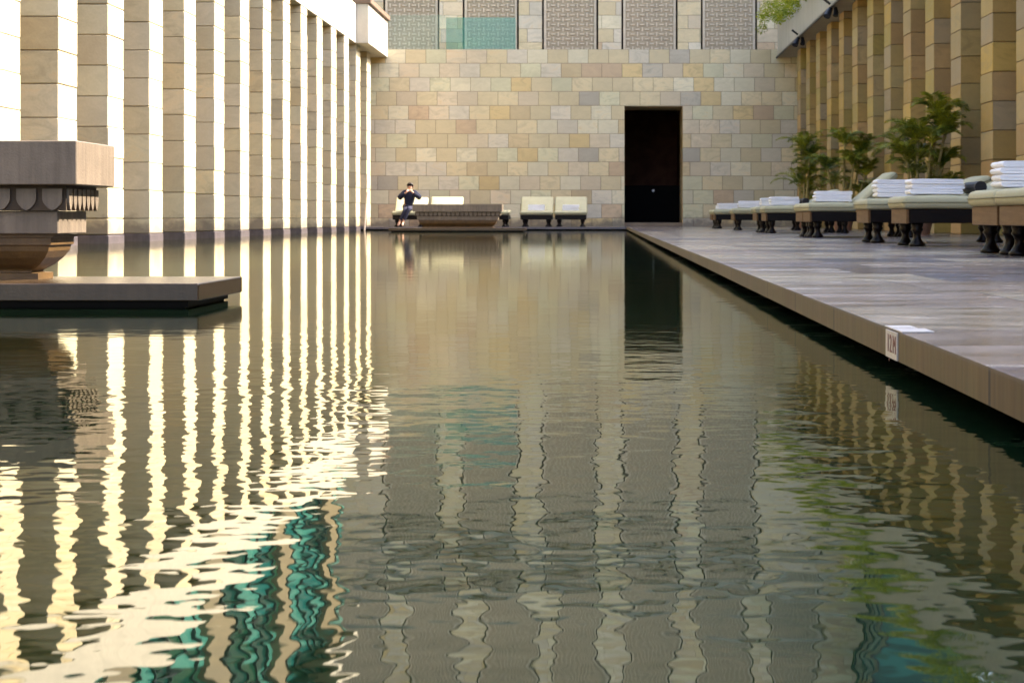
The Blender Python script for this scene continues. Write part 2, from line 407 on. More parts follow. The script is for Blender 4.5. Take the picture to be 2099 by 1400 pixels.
# right upper storey
ru = empty('upper_storey', (9.4, 30, 6.3), label='low set back sandstone storey above the right fascia', cat='building')
obj('wall', box(0, 1.5, -60, 24, 0, 5.0), m_wall2, ru)  # wall height set by where its shadow edge should fall
obj('shade_block', box(-.02, 1.52, 24.003, 29.5, 0, 6.3), m_wall2, ru)  # block added to keep sun off the free standing pair of far loungers
obj('terrace_slab', box(-1.27, -.003, -60, 27, -.5, .0), m_fasc, ru)
gt = empty('glass_tower', (9.23, 59.6, 0), label='blue teal glazed block beyond the right end of the far wall', cat='building')
obj('window', box(0, 3, 0, 16, 0, 18), m_win, gt)
bm = bmesh.new()
for i in range(11): bx(bm, -.04, .03, 1.6*i-.03, 1.6*i+.03, 5, 18.01)
obj('mullions', bm, m_metal, gt)

# ------------------------------------------------------------------ far wall
DX0, DX1, DZ = .68, 2.53, 3.915
fw = empty('sandstone_wall', (0, YW, 0), label='big far wall of coursed cream, grey and ochre sandstone blocks with a dark doorway', cat='wall')
bm = bmesh.new(); D = 2.3; XL, XR, ZTOP = -10.4, 11.0, 5.71
def q(*p): bm.faces.new([bm.verts.new(v) for v in p])
q((XL,0,-.88),(DX0,0,-.88),(DX0,0,ZTOP),(XL,0,ZTOP)); q((DX1,0,-.88),(XR,0,-.88),(XR,0,ZTOP),(DX1,0,ZTOP)); q((DX0,0,DZ),(DX1,0,DZ),(DX1,0,ZTOP),(DX0,0,ZTOP))
q((XL,0,ZTOP),(XR,0,ZTOP),(XR,D,ZTOP),(XL,D,ZTOP)); q((XL,0,-.88),(XL,0,ZTOP),(XL,D,ZTOP),(XL,D,-.88)); q((XR,0,-.88),(XR,D,-.88),(XR,D,ZTOP),(XR,0,ZTOP))
q((XL,D,-.88),(XL,D,ZTOP),(DX0,D,ZTOP),(DX0,D,-.88)); q((DX1,D,-.88),(DX1,D,ZTOP),(XR,D,ZTOP),(XR,D,-.88)); q((DX0,D,DZ),(DX0,D,ZTOP),(DX1,D,ZTOP),(DX1,D,DZ))
obj('masonry', bm, m_wall, fw)
bm = bmesh.new()
q((DX0,0,-.5),(DX0,D,-.5),(DX0,D,DZ),(DX0,0,DZ)); q((DX1,0,-.5),(DX1,0,DZ),(DX1,D,DZ),(DX1,D,-.5)); q((DX0,0,DZ),(DX0,D,DZ),(DX1,D,DZ),(DX1,0,DZ))
obj('door_reveal', bm, stone('door reveal stone', [(0,OCH),(.4,TAN),(.7,CREAM)], 'pillar', seed=6.0, gain=.85, dirt=False), fw)
obj('door_sill', box(DX0+.002, DX1-.002, .25, D, ZD+.003, .222), m_sill, fw)
# dark room behind the doorway
dr = empty('dark_room', (DX0, YW+D, 0), label='black unlit room seen through the tall doorway, with a half height black gate', cat='room')
bm = bmesh.new()
bx(bm, -.4, -.1, .01, 5, -.3, 4.4); bx(bm, 1.95, 2.25, .01, 5, -.3, 4.4); bx(bm, -.1, 1.95, 4.7, 5, -.3, 4.4); bx(bm, -.1, 1.95, .01, 4.7, 4.1, 4.4); bx(bm, -.1, 1.95, .01, 4.7, -.3, .2)
obj('wall', bm, m_brown, dr)
gate = obj('half_gate', box(.01, 1.84, .06, .12, .225, 1.44), m_black, dr)
bm = bmesh.new(); bmesh.ops.create_uvsphere(bm, u_segments=10, v_segments=7, radius=.045)
hd = obj('handle', bm, m_towel, gate, True); hd.location = (.98, .0, 1.27)

# upper storeys with carved screens
def screen_meshes(w, h):
    bm = bmesh.new(); bx(bm, -w/2, w/2, 0, .2, 0, h)
    panel = bpy.data.meshes.new('panel'); bm.to_mesh(panel); bm.free()
    bm = bmesh.new(); c = .158; jm = .075
    bx(bm, -w/2, -w/2+jm, -.04, -.0005, 0, h); bx(bm, w/2-jm, w/2, -.04, -.0005, 0, h)
    nx = int((w-2*jm)/c); x0 = -nx*c/2; nz = int(h/c)
    for i in range(nx):
        for j in range(nz):
            cx = x0+(i+.5)*c; cz = (j+.5)*c
            a, b = (.068, .02) if (i+j) % 2 else (.02, .068)
            bx(bm, cx-a, cx+a, -.03, -.0005, cz-b, cz+b)
    lat = bpy.data.meshes.new('lattice'); bm.to_mesh(lat); bm.free(); return panel, lat
def storey(name, lab, Y, z0, z1, cx0, ks, pitch, pw, xl, xr, thick=.4):
    r = empty(name, (0, Y, z0), label=lab, cat='building'); h = z1 - z0
    cs = [cx0 + pitch*k for k in ks]
    bm = bmesh.new(); edges = [xl] + [e for c in cs for e in (c-pw/2, c+pw/2)] + [xr]
    for a, b in zip(edges[::2], edges[1::2]): bx(bm, a, b, 0, thick, .002, h)
    obj('wall', bm, m_wall2, r)
    obj('recess', box(xl, xr, thick+.003, thick+.2, 0, h), m_slit, r)
    pm, lm = screen_meshes(pw-.13, h-.02)
    for c in cs:
        sc = obj('screen', pm, m_screen, r); sc.location = (c, .10, .01)
        obj('lattice', lm, m_lattice, sc)
    obj('floor_slab', box(xl-.2, xr+.2, -.25, 5.2, h+.003, h+.45), plain('grey floor slab %s' % name, (.24,.235,.19), .6, .2, 1), r)
    return r
st1 = storey('screened_storey', 'first upper storey of carved stone screens between narrow masonry piers, right above the far wall', 59.52, 5.713, 11.1, 1.536, range(-3, 2), 2.62, 1.86, -12, 9.2)
st2 = storey('screened_storey', 'second upper storey of carved screens set further back, seen only mirrored in the pool', 65.0, 11.56, 18.2, 1.69, range(-4, 3), 2.6, 1.84, -14, 9.2)
obj('louver_band', box(-12, 9.2, -.06, -.003, 4.62, 4.70), m_metal, st1)

# glass balustrade panes on top of the wall
def pane(x0, x1, z1, mat, lab):
    obj('glass_balustrade', box(x0, x1, YW+.3, YW+.315, 5.713, z1), mat, label=lab, cat='glass panel', group='glass panels on the far wall')
pane(-5.0, -2.78, 6.75, m_teal_refl, 'glass balustrade pane with a painted teal reflection in front of the second carved screen')
pane(-7.15, -5.03, 6.83, m_green_refl, 'glass balustrade pane with a faint painted green reflection in front of the leftmost carved screen')

# small black post lamp at the right end
pl = empty('post_lamp', (5.70, YW+.5, 5.713), label='thin black post with a small lamp at its foot on top of the far wall', cat='lamp')
bm = bmesh.new(); tube(bm, [(0,0,0),(0,0,1.0)], .026, 8); obj('post', bm, m_metal, pl)
bm = bmesh.new(); tube(bm, [(-.02,-.03,.10),(-.08,-.05,.2)], .06, 10); obj('lamp_head', bm, m_metal, pl)

# spotlights on the pipe
def spot(y, z0, lab):
    r = empty('spotlight', (5.46, y, ZT), label=lab, cat='spotlight', group='spotlights on the fascia pipe')
    bm = bmesh.new(); tube(bm, [(-.0,0,.06),(-.17,-.05,.18)], .03, 8); tube(bm, [(0,0,-.02),(-.02,0,-.12)], .03, 8); obj('bracket', bm, m_metal, r)
    bm = bmesh.new(); tube(bm, [(.02,.04,-.04),(-.05,-.05,-.17),(-.09,-.10,-.25)], [.055,.075,.085], 12); obj('lamp_head', bm, m_metal, r)
    bm = bmesh.new(); tube(bm, [(.14,.10,-.02),(.15,.04,-.13),(.13,.0,-.22)], [.045,.06,.07], 12); obj('lamp_head', bm, m_metal, r)
spot(50.6, 0, 'black twin spotlight near the far end of the right fascia')
spot(43.4, 0, 'black twin spotlight nearer the camera at the top of the frame')
spot(36.4, 0, 'black twin spotlight on the right fascia just above the frame, seen mirrored only')

# ------------------------------------------------------------------ foliage
def shrub_mesh(seed, n=1500):
    r = random.Random(seed); bm = bmesh.new()
    clumps = []
    for _ in range(13):
        clumps.append((Vector((r.uniform(-.45,.25), r.uniform(-1.1,1.1), r.uniform(.05,.62))), r.uniform(.18,.38)))
    for _ in range(6):
        clumps.append((Vector((-.42+r.uniform(-.12,.0), r.uniform(-1.1,1.1), r.uniform(-.45,.1))), r.uniform(.10,.2)))
    for i in range(n):
        c, rad = r.choice(clumps)
        d = Vector((r.gauss(0,1), r.gauss(0,1), r.gauss(0,1))).normalized()*rad*r.uniform(.45,1.08)
        p = c + d; L = r.uniform(.05,.11); W = L*.42
        t = (d.normalized()*.6 + Vector((r.uniform(-1,1), r.uniform(-1,1), r.uniform(-.9,.5)))).normalized()
        s = t.cross(Vector((r.uniform(-1,1), r.uniform(-1,1), r.uniform(-1,1)))).normalized()
        bm.faces.new([bm.verts.new(v) for v in (p, p+t*L*.5+s*W*.5, p+t*L, p+t*L*.5-s*W*.5)])
    me = bpy.data.meshes.new('shrub'); bm.to_mesh(me); bm.free(); return me
SH = [shrub_mesh(s) for s in (11,12,13)]
for i in range(17):
    y = 55.9 - 2.15*i
    if i == 0: lab = 'bright yellow green shrub spilling over the far end of the right fascia'
    elif i == 1: lab = 'yellow green shrub on the right fascia beside the one at its far end'
    else: lab = 'yellow green shrub on top of the right fascia, %s from its far end' % ORD[i+1]
    o = obj('hanging_shrub', SH[i % 3], m_shrub, loc=(5.78 if i else 5.45, y, 6.60), label=lab, cat='shrub', group='shrubs along the right fascia')
    o.rotation_euler = (0, 0, rnd.uniform(-.1,.1)); o.scale = (1, 1, rnd.uniform(.8,1.1))

def frond(bm, base, yaw, L, lift, droop, r, lw=.012, ll=.27):
    pts = []; d = Vector((math.cos(yaw), math.sin(yaw), 0)); N = 14
    el = lift; p = Vector(base)
    for i in range(N+1):
        pts.append(p.copy()); p = p + (d*math.cos(el) + Vector((0,0,math.sin(el))))*L/N; el -= droop/N*(.5+1.2*i/N)
    tube(bm, pts[::2], [.011*(1-.8*i/7) for i in range(len(pts[::2]))], 4, False)
    side = d.cross(Vector((0,0,1)))
    for i in range(2, N+1):
        for h in (0, .33, .67):
            k = min(i+h, N); a = int(k); q_ = pts[a].lerp(pts[min(a+1,N)], k-a); t = (pts[min(a+1,N)]-pts[a-1]).normalized()
            up = side.cross(t)
            f = math.sin(math.pi*(.12+.80*k/N))
            for sg in (-1, 1):
                l = ll*f*r.uniform(.8,1.15); dr = (side*sg*r.uniform(.75,1) + t*r.uniform(.5,.9) + up*r.uniform(-.1,.35)).normalized()
                tip = q_ + dr*l + Vector((0,0,-.16*l)); mid = q_ + dr*l*.5
                w = t*lw
                bm.faces.new([bm.verts.new(v) for v in (q_-w*.5, mid-w, tip, mid+w)])
def palm(loc, lab, stems, seed, pot=True):
    r = random.Random(seed); root = empty('potted_palm', loc, label=lab, cat='palm', group='feathery palms behind the right loungers')
    cb = bmesh.new(); sb = bmesh.new()
    for (dx, dy, h, nf, L) in stems:
        top = Vector((dx*1.7, dy*1.6, h))
        tube(sb, [(dx*.35,dy*.35,.2), (dx,dy,h*.5), top], [.032,.026,.022], 7)
        y0 = r.uniform(0, 6.28)
        for i in range(nf):
            yaw = y0 + i*2.4 + r.uniform(-.3,.3)
            frond(cb, top + Vector((0,0,r.uniform(-.12,.03))), yaw, L*r.uniform(.95,1.3), r.uniform(.75,1.4), r.uniform(1.1,2.0), r)
    obj('crown', cb, m_palm, root); obj('trunk', sb, m_stem, root)
    bm = bmesh.new(); lathe(bm, [(.17,0),(.24,.30),(.26,.34),(.22,.345),(.20,.30)], n=18); obj('pot', bm, m_pot, root)
    return root
palm((5.14, 46.3, ZD), 'dark arching palm, the farthest of the three behind the loungers', [(.02,0,2.05,9,.62),(.12,.1,1.6,8,.5),(-.06,.06,1.15,7,.75),(.08,-.1,1.8,9,.55),(.10,.05,1.0,6,.5),(.15,0,.6,5,.4),(.1,0,1.35,7,.45)], 3)
palm((5.08, 38.2, ZD), 'green palm in the middle of the three behind the loungers', [(.02,0,1.85,8,.45),(.24,.1,1.65,9,.42),(-.20,0,1.35,8,.48),(-.10,.1,1.0,6,.42),(.12,-.1,1.4,8,.42),(.28,-.05,1.2,8,.38),(.25,.1,.8,6,.38),(.28,0,.45,5,.36)], 5)
palm((5.06, 28.9, ZD), 'largest bushy palm clump, nearest the camera, behind the towels', [(-.02,.0,1.55,9,.58),(.20,.1,1.93,10,.48),(.24,-.05,1.65,9,.42),(-.12,0,1.25,8,.58),(-.04,.1,1.0,6,.5),(.10,-.12,1.5,8,.5),(.0,.15,1.2,7,.5),(.24,.1,1.1,8,.38),(.24,0,.7,7,.38),(.25,.05,.4,5,.34)], 8)

# ------------------------------------------------------------------ stone planters on platforms
def petal_band(bm, length, z0, z1, n, org, ax, out, gap_mi=0, th=.012):
    """shield-like tabs hanging side by side: straight sides, pointed ogee foot"""
    w = length/n; H = z1-z0
    prof = [(-.38,1.0),(-.38,.52),(-.35,.38),(-.28,.25),(-.17,.11),(0,0),(.17,.11),(.28,.25),(.35,.38),(.38,.52),(.38,1.0)]
    for i in range(n):
        c = (i+.5)*w
        A = [org + ax*(c+u*w) + Vector((0,0,z0+v*H)) for u, v in prof]
        B = [p + out*th for p in A]; A = [p - out*.004 for p in A]
        va = [bm.verts.new(p) for p in A]; vb = [bm.verts.new(p) for p in B]
        bm.faces.new(vb)
        for k in range(len(va)-1): bm.faces.new((va[k], va[k+1], vb[k+1], vb[k]))
def planter(loc, lab, L=2.27, W=.60, sc=(1,1,1)):
    # local: x from -L to 0 (right end at 0), y centred, z=0 platform top
    r = empty('stone_planter', loc, label=lab, cat='planter', group='carved stone planters on platforms'); r.scale = sc
    hw = W/2
    bm = bmesh.new()  # rim box with soil recess
    ring_o = [(-L,-hw),(0,-hw),(0,hw),(-L,hw)]; ring_i = [(-L+.07,-hw+.07),(-.07,-hw+.07),(-.07,hw-.07),(-L+.07,hw-.07)]
    z0, z1 = .412, .602
    o0 = [bm.verts.new((x,y,z0)) for x,y in ring_o]; o1 = [bm.verts.new((x,y,z1)) for x,y in ring_o]
    i1 = [bm.verts.new((x,y,z1)) for x,y in ring_i]; i0 = [bm.verts.new((x,y,z1-.08)) for x,y in ring_i]
    for k in range(4):
        j = (k+1)%4
        bm.faces.new((o0[k],o0[j],o1[j],o1[k])); bm.faces.new((o1[k],o1[j],i1[j],i1[k])); bm.faces.new((i1[k],i1[j],i0[j],i0[k]))
    bm.faces.new(i0); bm.faces.new(o0[::-1])
    bmesh.ops.bevel(bm, geom=[e for e in bm.edges if e.calc_length() > .1 and abs((e.verts[0].co.z+e.verts[1].co.z)/2 - z1) < .2], offset=.004, segments=1, affect='EDGES')
    obj('rim', bm, m_urn, r)
    a = .045
    obj('frieze_ground', box(-L+a+.02, -a-.02, -hw+a+.02, hw-a-.02, .302, .410), m_gap, r)
    bm = bmesh.new()
    n1 = int(round((L-2*a-.04)/.114)); z0, z1 = .302, .396
    petal_band(bm, L-2*a-.04, z0, z1, n1, Vector((-L+a+.02, -hw+a+.02, 0)), Vector((1,0,0)), Vector((0,-1,0)))
    petal_band(bm, L-2*a-.04, z0, z1, n1, Vector((-a-.02, hw-a-.02, 0)), Vector((-1,0,0)), Vector((0,1,0)))
    petal_band(bm, W-2*a-.04, z0, z1, 7, Vector((-a-.02, -hw+a+.02, 0)), Vector((0,1,0)), Vector((1,0,0)))
    petal_band(bm, W-2*a-.04, z0, z1, 7, Vector((-L+a+.02, hw-a-.02, 0)), Vector((0,-1,0)), Vector((-1,0,0)))
    obj('frieze', bm, m_urn, r)
    obj('band', box(-L+.105, -.105, -hw+.085, hw-.085, .200, .300, .004), m_urn, r)
    # ochre foot: stacked rounded-rectangle rings (fillet, cavetto bowl, ledge)
    prof = [(.135,.198),(.135,.186),(.150,.184),(.150,.152),(.160,.148),(.165,.125),(.185,.095),(.215,.065),(.245,.045),(.262,.036),(.262,.030),(.225,.026),(.225,.0)]
    bm = bmesh.new(); rings = []
    for e, z in prof:
        ex = e; ey = min(e, hw-.05)*1.0
        x0, x1, y0, y1 = -L+ex, -ex, -hw+ey*.85, hw-ey*.85
        rings.append([bm.verts.new(p) for p in ((x0,y0,z),(x1,y0,z),(x1,y1,z),(x0,y1,z))])
    for A, B in zip(rings, rings[1:]):
        for k in range(4): bm.faces.new((A[k], B[k], B[(k+1)%4], A[(k+1)%4]))
    bm.faces.new(rings[0]); bm.faces.new(rings[-1][::-1])
    obj('foot', bm, m_bowl, r)
    return r
def platform(loc, lab, L=3.46, W=.90):
    r = empty('stone_platform', loc, label=lab, cat='platform', group='low stone platforms in the pool')
    obj('slab', box(-L, 0, 0, W, .033, ZD, .004), m_slab, r)
    bm = bmesh.new(); bx(bm, -L+.06, -.055, .055, W-.05, .006, .0325); bx(bm, -L+.075, -.07, .07, W-.065, -.02, .0055); bx(bm, -L+.06, -.055, .055, W-.05, -.85, -.0205)
    obj('base', bm, m_base, r)
platform((-1.665, 7.43, 0), 'wide stone platform on a dark base in the water in the left foreground')
planter((-2.26, 8.05, ZD), 'large weathered stone planter with carved tab frieze in the left foreground')
platform((-2.08, 48.3, 0), 'small looking distant stone platform in front of the seated person', 3.66, .95)
planter((-2.72, 48.95, ZD), 'distant grey stone planter with carved frieze standing before the far wall', 2.30, .60, (1.05, 1, 1.06))

# ------------------------------------------------------------------ loungers
def cushion(x0, x1, y0, y1, t, seed, bulge=.02):
    r = random.Random(seed); bm = bmesh.new(); bx(bm, x0, x1, y0, y1, 0, t, min(.042, t*.42), 0, 3)
    bmesh.ops.subdivide_edges(bm, edges=[e for e in bm.edges if e.calc_length() > .25], cuts=5, use_grid_fill=True)
    cx, cy = (x0+x1)/2, (y0+y1)/2
    for v in bm.verts:
        if v.co.z > t*.6:
            f = (1-((v.co.x-cx)/((x1-x0)/2))**2)*(1-((v.co.y-cy)/((y1-y0)/2))**2)
            v.co.z += bulge*max(f, 0) + noise.noise(v.co*4+Vector((seed,0,0)))*.008
        else: v.co.z += noise.noise(v.co*6+Vector((seed,3,0)))*.004
    me = bpy.data.meshes.new('cushion'); bm.to_mesh(me); bm.free(); return me
HW = .465
seat_me = cushion(-.035, .66, -HW, HW, .118, 1); back_me = cushion(0, .74, -HW+.01, HW-.01, .11, 2)
LEG = [(.035,0),(.078,.004),(.080,.022),(.062,.040),(.040,.075),(.034,.110),(.046,.140),(.062,.160),(.050,.178),(.060,.200),(.060,.2195)]
bm = bmesh.new(); lathe(bm, LEG); leg_me = bpy.data.meshes.new('leg'); bm.to_mesh(leg_me); bm.free()
for me_ in (seat_me, back_me, leg_me):
    for p_ in me_.polygons: p_.use_smooth = True
fr_me = bpy.data.meshes.new('frame'); bm = bmesh.new()
bx(bm, .03, 1.50, -.44, -.395, .22, .352, .006); bx(bm, .03, 1.50, .395, .44, .22, .352, .006); bx(bm, 1.455, 1.50, -.394, .394, .22, .352, .006); bx(bm, .03, .72, -.394, .394, .31, .35)
bm.to_mesh(fr_me); bm.free()
end_me = bpy.data.meshes.new('end_board'); bm = box(0, .028, -.44, .44, .215, .354, .005); bm.to_mesh(end_me); bm.free()
enddark_me = end_me.copy()
bm = bmesh.new(); tube(bm, [(.0,-.30,0),(.0,.30,0)], .058, 12); bol_me = bpy.data.meshes.new('bolster'); bm.to_mesh(bol_me); bm.free()
def piping(x0, x1, y0, y1, z, c=.035):
    pts = []
    for cx, cy, a0 in ((x1-c,y1-c,0),(x0+c,y1-c,90),(x0+c,y0+c,180),(x1-c,y0+c,270)):
        for k in range(4): a = R(a0+30*k); pts.append((cx+c*math.cos(a), cy+c*math.sin(a), z))
    pts.append(pts[0]); bm = bmesh.new(); tube(bm, pts, .006, 5, False)
    me = bpy.data.meshes.new('piping'); bm.to_mesh(me); bm.free(); return me
pip_s = piping(-.038, .663, -HW-.003, HW+.003, .060); pip_b = piping(-.002, .742, -HW+.007, HW-.007, .055)
m_piping = plain('dark sage piping', (.20,.185,.10), .8, .1, 9)
def lounger(loc, rz, lab, up=38, bolster=False, sc=1.0, dark=False, group='teak loungers along the right side'):
    r = empty('sun_lounger', loc, rz, label=lab, cat='sun lounger', group=group); r.scale = (1, sc, 1)
    obj('frame', fr_me, m_wood, r)
    obj('end_board', enddark_me if dark else end_me, m_wood if dark else m_wood_lit, r)
    for x, y in ((.12,-.33),(.12,.33),(1.40,-.33),(1.40,.33)):
        o = obj('leg', leg_me, m_wood, r); o.location = (x, y, 0)
    o = obj('mattress', seat_me, m_mattress, r); o.location = (0, 0, .356); obj('piping', pip_s, m_piping, o)
    b = obj('backrest', back_me, m_mattress, r); b.location = (.665, 0, .362); b.rotation_euler = (0, -R(up), 0); obj('piping', pip_b, m_piping, b)
    if bolster:
        o = obj('bolster', bol_me, m_bolster, r); o.location = (.71, -.10, .56)
    return r

def towel_mesh(seed, lx=.50, ly=.36, t=.030):
    r = random.Random(seed); bm = bmesh.new()
    # hairpin cross section in x-z, fold at x=0
    outer = [(lx, 0)]; R_ = t*1.02
    outer += [(.03+R_*0, 0)]
    for a in range(7):
        th = -math.pi/2 - math.pi*a/6; outer.append((R_+R_*math.cos(th), R_+R_*math.sin(th)))
    outer += [(lx-.004, 2*R_), (lx+.008, 2*R_-.012), (lx+.006, R_+.004), (lx-.02, R_+.001), (R_, R_+.001), (R_*.8, R_), (R_, R_-.001), (lx-.02, R_-.001), (lx+.010, R_-.005), (lx+.010, .010)]
    out2 = []
    for p in outer:
        if not out2 or (abs(p[0]-out2[-1][0])+abs(p[1]-out2[-1][1])) > 1e-4: out2.append(p)
    # subdivide long runs
    prof = []
    for a, b in zip(out2, out2[1:]+out2[:1]):
        k = max(1, int(math.hypot(a[0]-b[0], a[1]-b[1])/.08))
        for i in range(k): prof.append((a[0]+(b[0]-a[0])*i/k, a[1]+(b[1]-a[1])*i/k))
    ns = 9; rings = []
    for i in range(ns):
        y = -ly/2 + ly*i/(ns-1)
        ed = 1 if 0 < i < ns-1 else .90
        ring = []
        for x, z in prof:
            zz = R_ + (z-R_)*ed; v = Vector((x, y, zz))
            d = noise.noise(Vector((x*7, y*7, z*9+seed*3)))*.007; dz = noise.noise(Vector((x*5, y*6, seed*5.0)))*.006
            ring.append(bm.verts.new((x+d, y+noise.noise(Vector((x*8, seed, z*8)))*.006, zz+dz*(.3+z/(2*R_)))))
        rings.append(ring)
    n = len(prof)
    for A, B in zip(rings, rings[1:]):
        for k in range(n): bm.faces.new((A[k], A[(k+1)%n], B[(k+1)%n], B[k]))
    bm.faces.new(rings[0][::-1]); bm.faces.new(rings[-1])
    bmesh.ops.recalc_face_normals(bm, faces=bm.faces)
    me = bpy.data.meshes.new('towel'); bm.to_mesh(me); bm.free()
    for p in me.polygons: p.use_smooth = len(p.vertices) == 4
    return me
TW = [towel_mesh(s) for s in range(5)]
POSN = {2:['bottom','top'], 3:['bottom','middle','top'], 4:['bottom','second','third','top'], 5:['bottom','second','third','fourth','top']}
def towels(x, y, z, n, rz, where, sc=1.0):
    zz = z
    for i in range(n):
        o = obj('folded_towel', TW[rnd.randrange(5)], m_towel, label='%s white folded towel on the %s' % (POSN[n][i], where), cat='towel', group='folded white towels on the loungers')
        k = .049/.0612*sc
        o.location = (x + rnd.uniform(-.008,.008), y + rnd.uniform(-.01,.01), zz); o.rotation_euler = (0, 0, rz + rnd.uniform(-.035,.035)); o.scale = (1, 1, k)
        zz += .0612*k - .0005

XL0 = 2.85; MT = ZD + .356 + .118
rights = [  # centre Y, raised angle, bolster, towels, where
    (12.54, 12, False, 0, 'lounger cut by the right frame edge'),
    (13.50, 12, False, 4, 'nearest lounger at the right edge'),
    (17.40, 24, True, 3, 'lounger in front of the largest palm'),
    (19.85, 22, False, 4, 'lounger just left of the largest palm'),
    (25.30, 40, False, 3, 'middle lounger with raised sage backrest'),
    (26.24, 8, False, 0, 'flat lounger behind the one with raised backrest'),
    (32.05, 26, True, 3, 'fifth lounger from the far wall'),
    (33.90, 10, False, 3, 'fourth lounger from the far wall'),
    (39.75, 10, False, 3, 'third lounger from the far wall'),
    (46.40, 10, False, 3, 'second lounger from the far wall'),
    (47.60, 10, False, 2, 'lounger closest to the far wall'),
]
for Y, up, bo, nt, d in rights:
    lounger((XL0, Y, ZD), 0, 'dark teak, sage mattress, ' + d + ', right side', up, bo)
    if nt: towels(XL0+.10+rnd.uniform(-.02,.04), Y+rnd.uniform(-.03,.03), MT+.022, nt, 0, d+' of the right row' if 'wall' in d else d)

fl = 'loungers before the far wall'
FY = LEDGE + .55
lounger((-5.88, FY, ZD), R(90), 'far lounger the seated person sits on, sunlit backrest raised', 40, sc=1.09, dark=True, group=fl)
lounger((-4.80, FY, ZD), R(90), 'far lounger with bright raised backrest just right of the seated person', 42, sc=1.09, dark=True, group=fl)
lounger((-3.34, FY-.1, ZD), R(90), 'far lounger with flat backrest mostly hidden behind the distant planter', 4, sc=1.09, dark=True, group=fl)
lounger((-2.02, FY, ZD), R(90), 'far shaded lounger in the free standing pair, the one closer to the distant planter', 42, sc=1.08, dark=True, group=fl)
lounger((-.98, FY, ZD), R(90), 'far shaded lounger in the free standing pair, the one closer to the doorway', 42, sc=1.08, dark=True, group=fl)
towels(-2.28, FY+.36, MT+.02, 4, 0, 'shaded far lounger near the distant planter', .9)
towels(-1.24, FY+.36, MT+.02, 4, 0, 'shaded far lounger near the doorway', .9)

# leaning pole by the left colonnade
bm = bmesh.new(); tube(bm, [(-7.08,53.4,-.3),(-6.96,53.3,1.13)], .022, 8)
obj('leaning_pole', bm, m_steel, label='thin pale pole leaning at the far end of the left pillars', cat='pole')

# ------------------------------------------------------------------ seated person
def skin(name, verts, edges, radii, mat, parent, root=0, sub=1):
    me = bpy.data.meshes.new(name); me.from_pydata(verts, edges, [])
    o = bpy.data.objects.new(name, me); C.objects.link(o)
    sm = o.modifiers.new('s', 'SKIN'); sm.use_smooth_shade = True
    for i, v in enumerate(me.skin_vertices[0].data):
        rr = radii[i]; v.radius = rr if isinstance(rr, tuple) else (rr, rr); v.use_root = (i == root)
    ss = o.modifiers.new('u', 'SUBSURF'); ss.levels = sub; ss.render_levels = sub
    bpy.context.view_layer.update()
    m2 = bpy.data.meshes.new_from_object(o.evaluated_get(bpy.context.evaluated_depsgraph_get()))
    bpy.data.objects.remove(o); bpy.data.meshes.remove(me)
    m2.materials.clear()
    return obj(name, m2, mat, parent, True)
pr = empty('person', (-5.90, FY+.20, ZD), label='barefoot person in navy sweater and jeans sitting on a far lounger, hands at face', cat='person')
# local coords: facing -y, floor z=0
J = dict(pelvis=(0,.02,.56), waist=(.0,.05,.74), chest=(.02,.02,.96), neck=(.04,-.02,1.09), head0=(.055,-.05,1.16), head1=(.06,-.06,1.25),
         ls=(-.13,.0,1.03), le=(-.27,-.14,.86), lw=(-.03,-.27,1.05), rs=(.19,.0,1.03), re=(.37,-.12,.87), rw=(.13,-.27,1.06),
         lh=(-.09,-.02,.55), lk=(-.05,-.42,.52), la=(-.24,-.34,.13), lt=(-.27,-.47,.035), rh=(.09,-.02,.55), rk=(.06,-.44,.56), ra=(-.12,-.40,.14), rt=(-.13,-.53,.04))
names = list(J); V = [J[k] for k in names]; ix = {k: i for i, k in enumerate(names)}
E = [('pelvis','waist'),('waist','chest'),('chest','neck'),('neck','head0'),('head0','head1'),('chest','ls'),('ls','le'),('le','lw'),('chest','rs'),('rs','re'),('re','rw'),
     ('pelvis','lh'),('lh','lk'),('lk','la'),('la','lt'),('pelvis','rh'),('rh','rk'),('rk','ra'),('ra','rt')]
RD = dict(pelvis=.12, waist=.11, chest=.125, neck=.05, head0=.068, head1=.085, ls=.055, le=.04, lw=.026, rs=.055, re=.04, rw=.026, lh=.085, lk=.055, la=.034, lt=.026, rh=.085, rk=.055, ra=.034, rt=.026)
# hands: palm + five fingers each, curled towards the face
EE = [(ix[a], ix[b]) for a, b in E]; RR = [RD[k] for k in names]
def hand(w, sgn):
    wi = ix[w]; W0 = Vector(J[w]); d = (Vector((.055,-.12,1.19)) - W0).normalized(); s = Vector((1,0,0)); up = d.cross(s)
    pm = W0 + d*.06; V.append(tuple(pm)); RR.append((.030,.016)); pi_ = len(V)-1; EE.append((wi, pi_))
    for k, l in enumerate((.055,.068,.072,.064)):
        b = pm + s*(k-1.5)*.019 + d*.025; V.append(tuple(b)); RR.append(.0095); EE.append((pi_, len(V)-1))
        m = b + d*l*.5 + Vector((0,-.004,0)); V.append(tuple(m)); RR.append(.0085); EE.append((len(V)-2, len(V)-1))
        e = m + (d + Vector((0,.5,-.2))).normalized()*l*.45; V.append(tuple(e)); RR.append(.0075); EE.append((len(V)-2, len(V)-1))
    t = pm + s*sgn*.032 + d*.0; V.append(tuple(t)); RR.append(.011); EE.append((pi_, len(V)-1))
    V.append(tuple(t + (d + s*sgn*.6).normalized()*.04)); RR.append(.009); EE.append((len(V)-2, len(V)-1))
hand('lw', 1); hand('rw', -1)
body = skin('body', V, EE, RR, m_skin, pr, 0, 2)
bm = bmesh.new(); 
for (x, y, z, a) in ((.03,-.142,1.235,.010),(.09,-.142,1.235,.010)): 
    bmesh.ops.create_uvsphere(bm, u_segments=8, v_segments=6, radius=a, matrix=Matrix.Translation((x,y,z)))
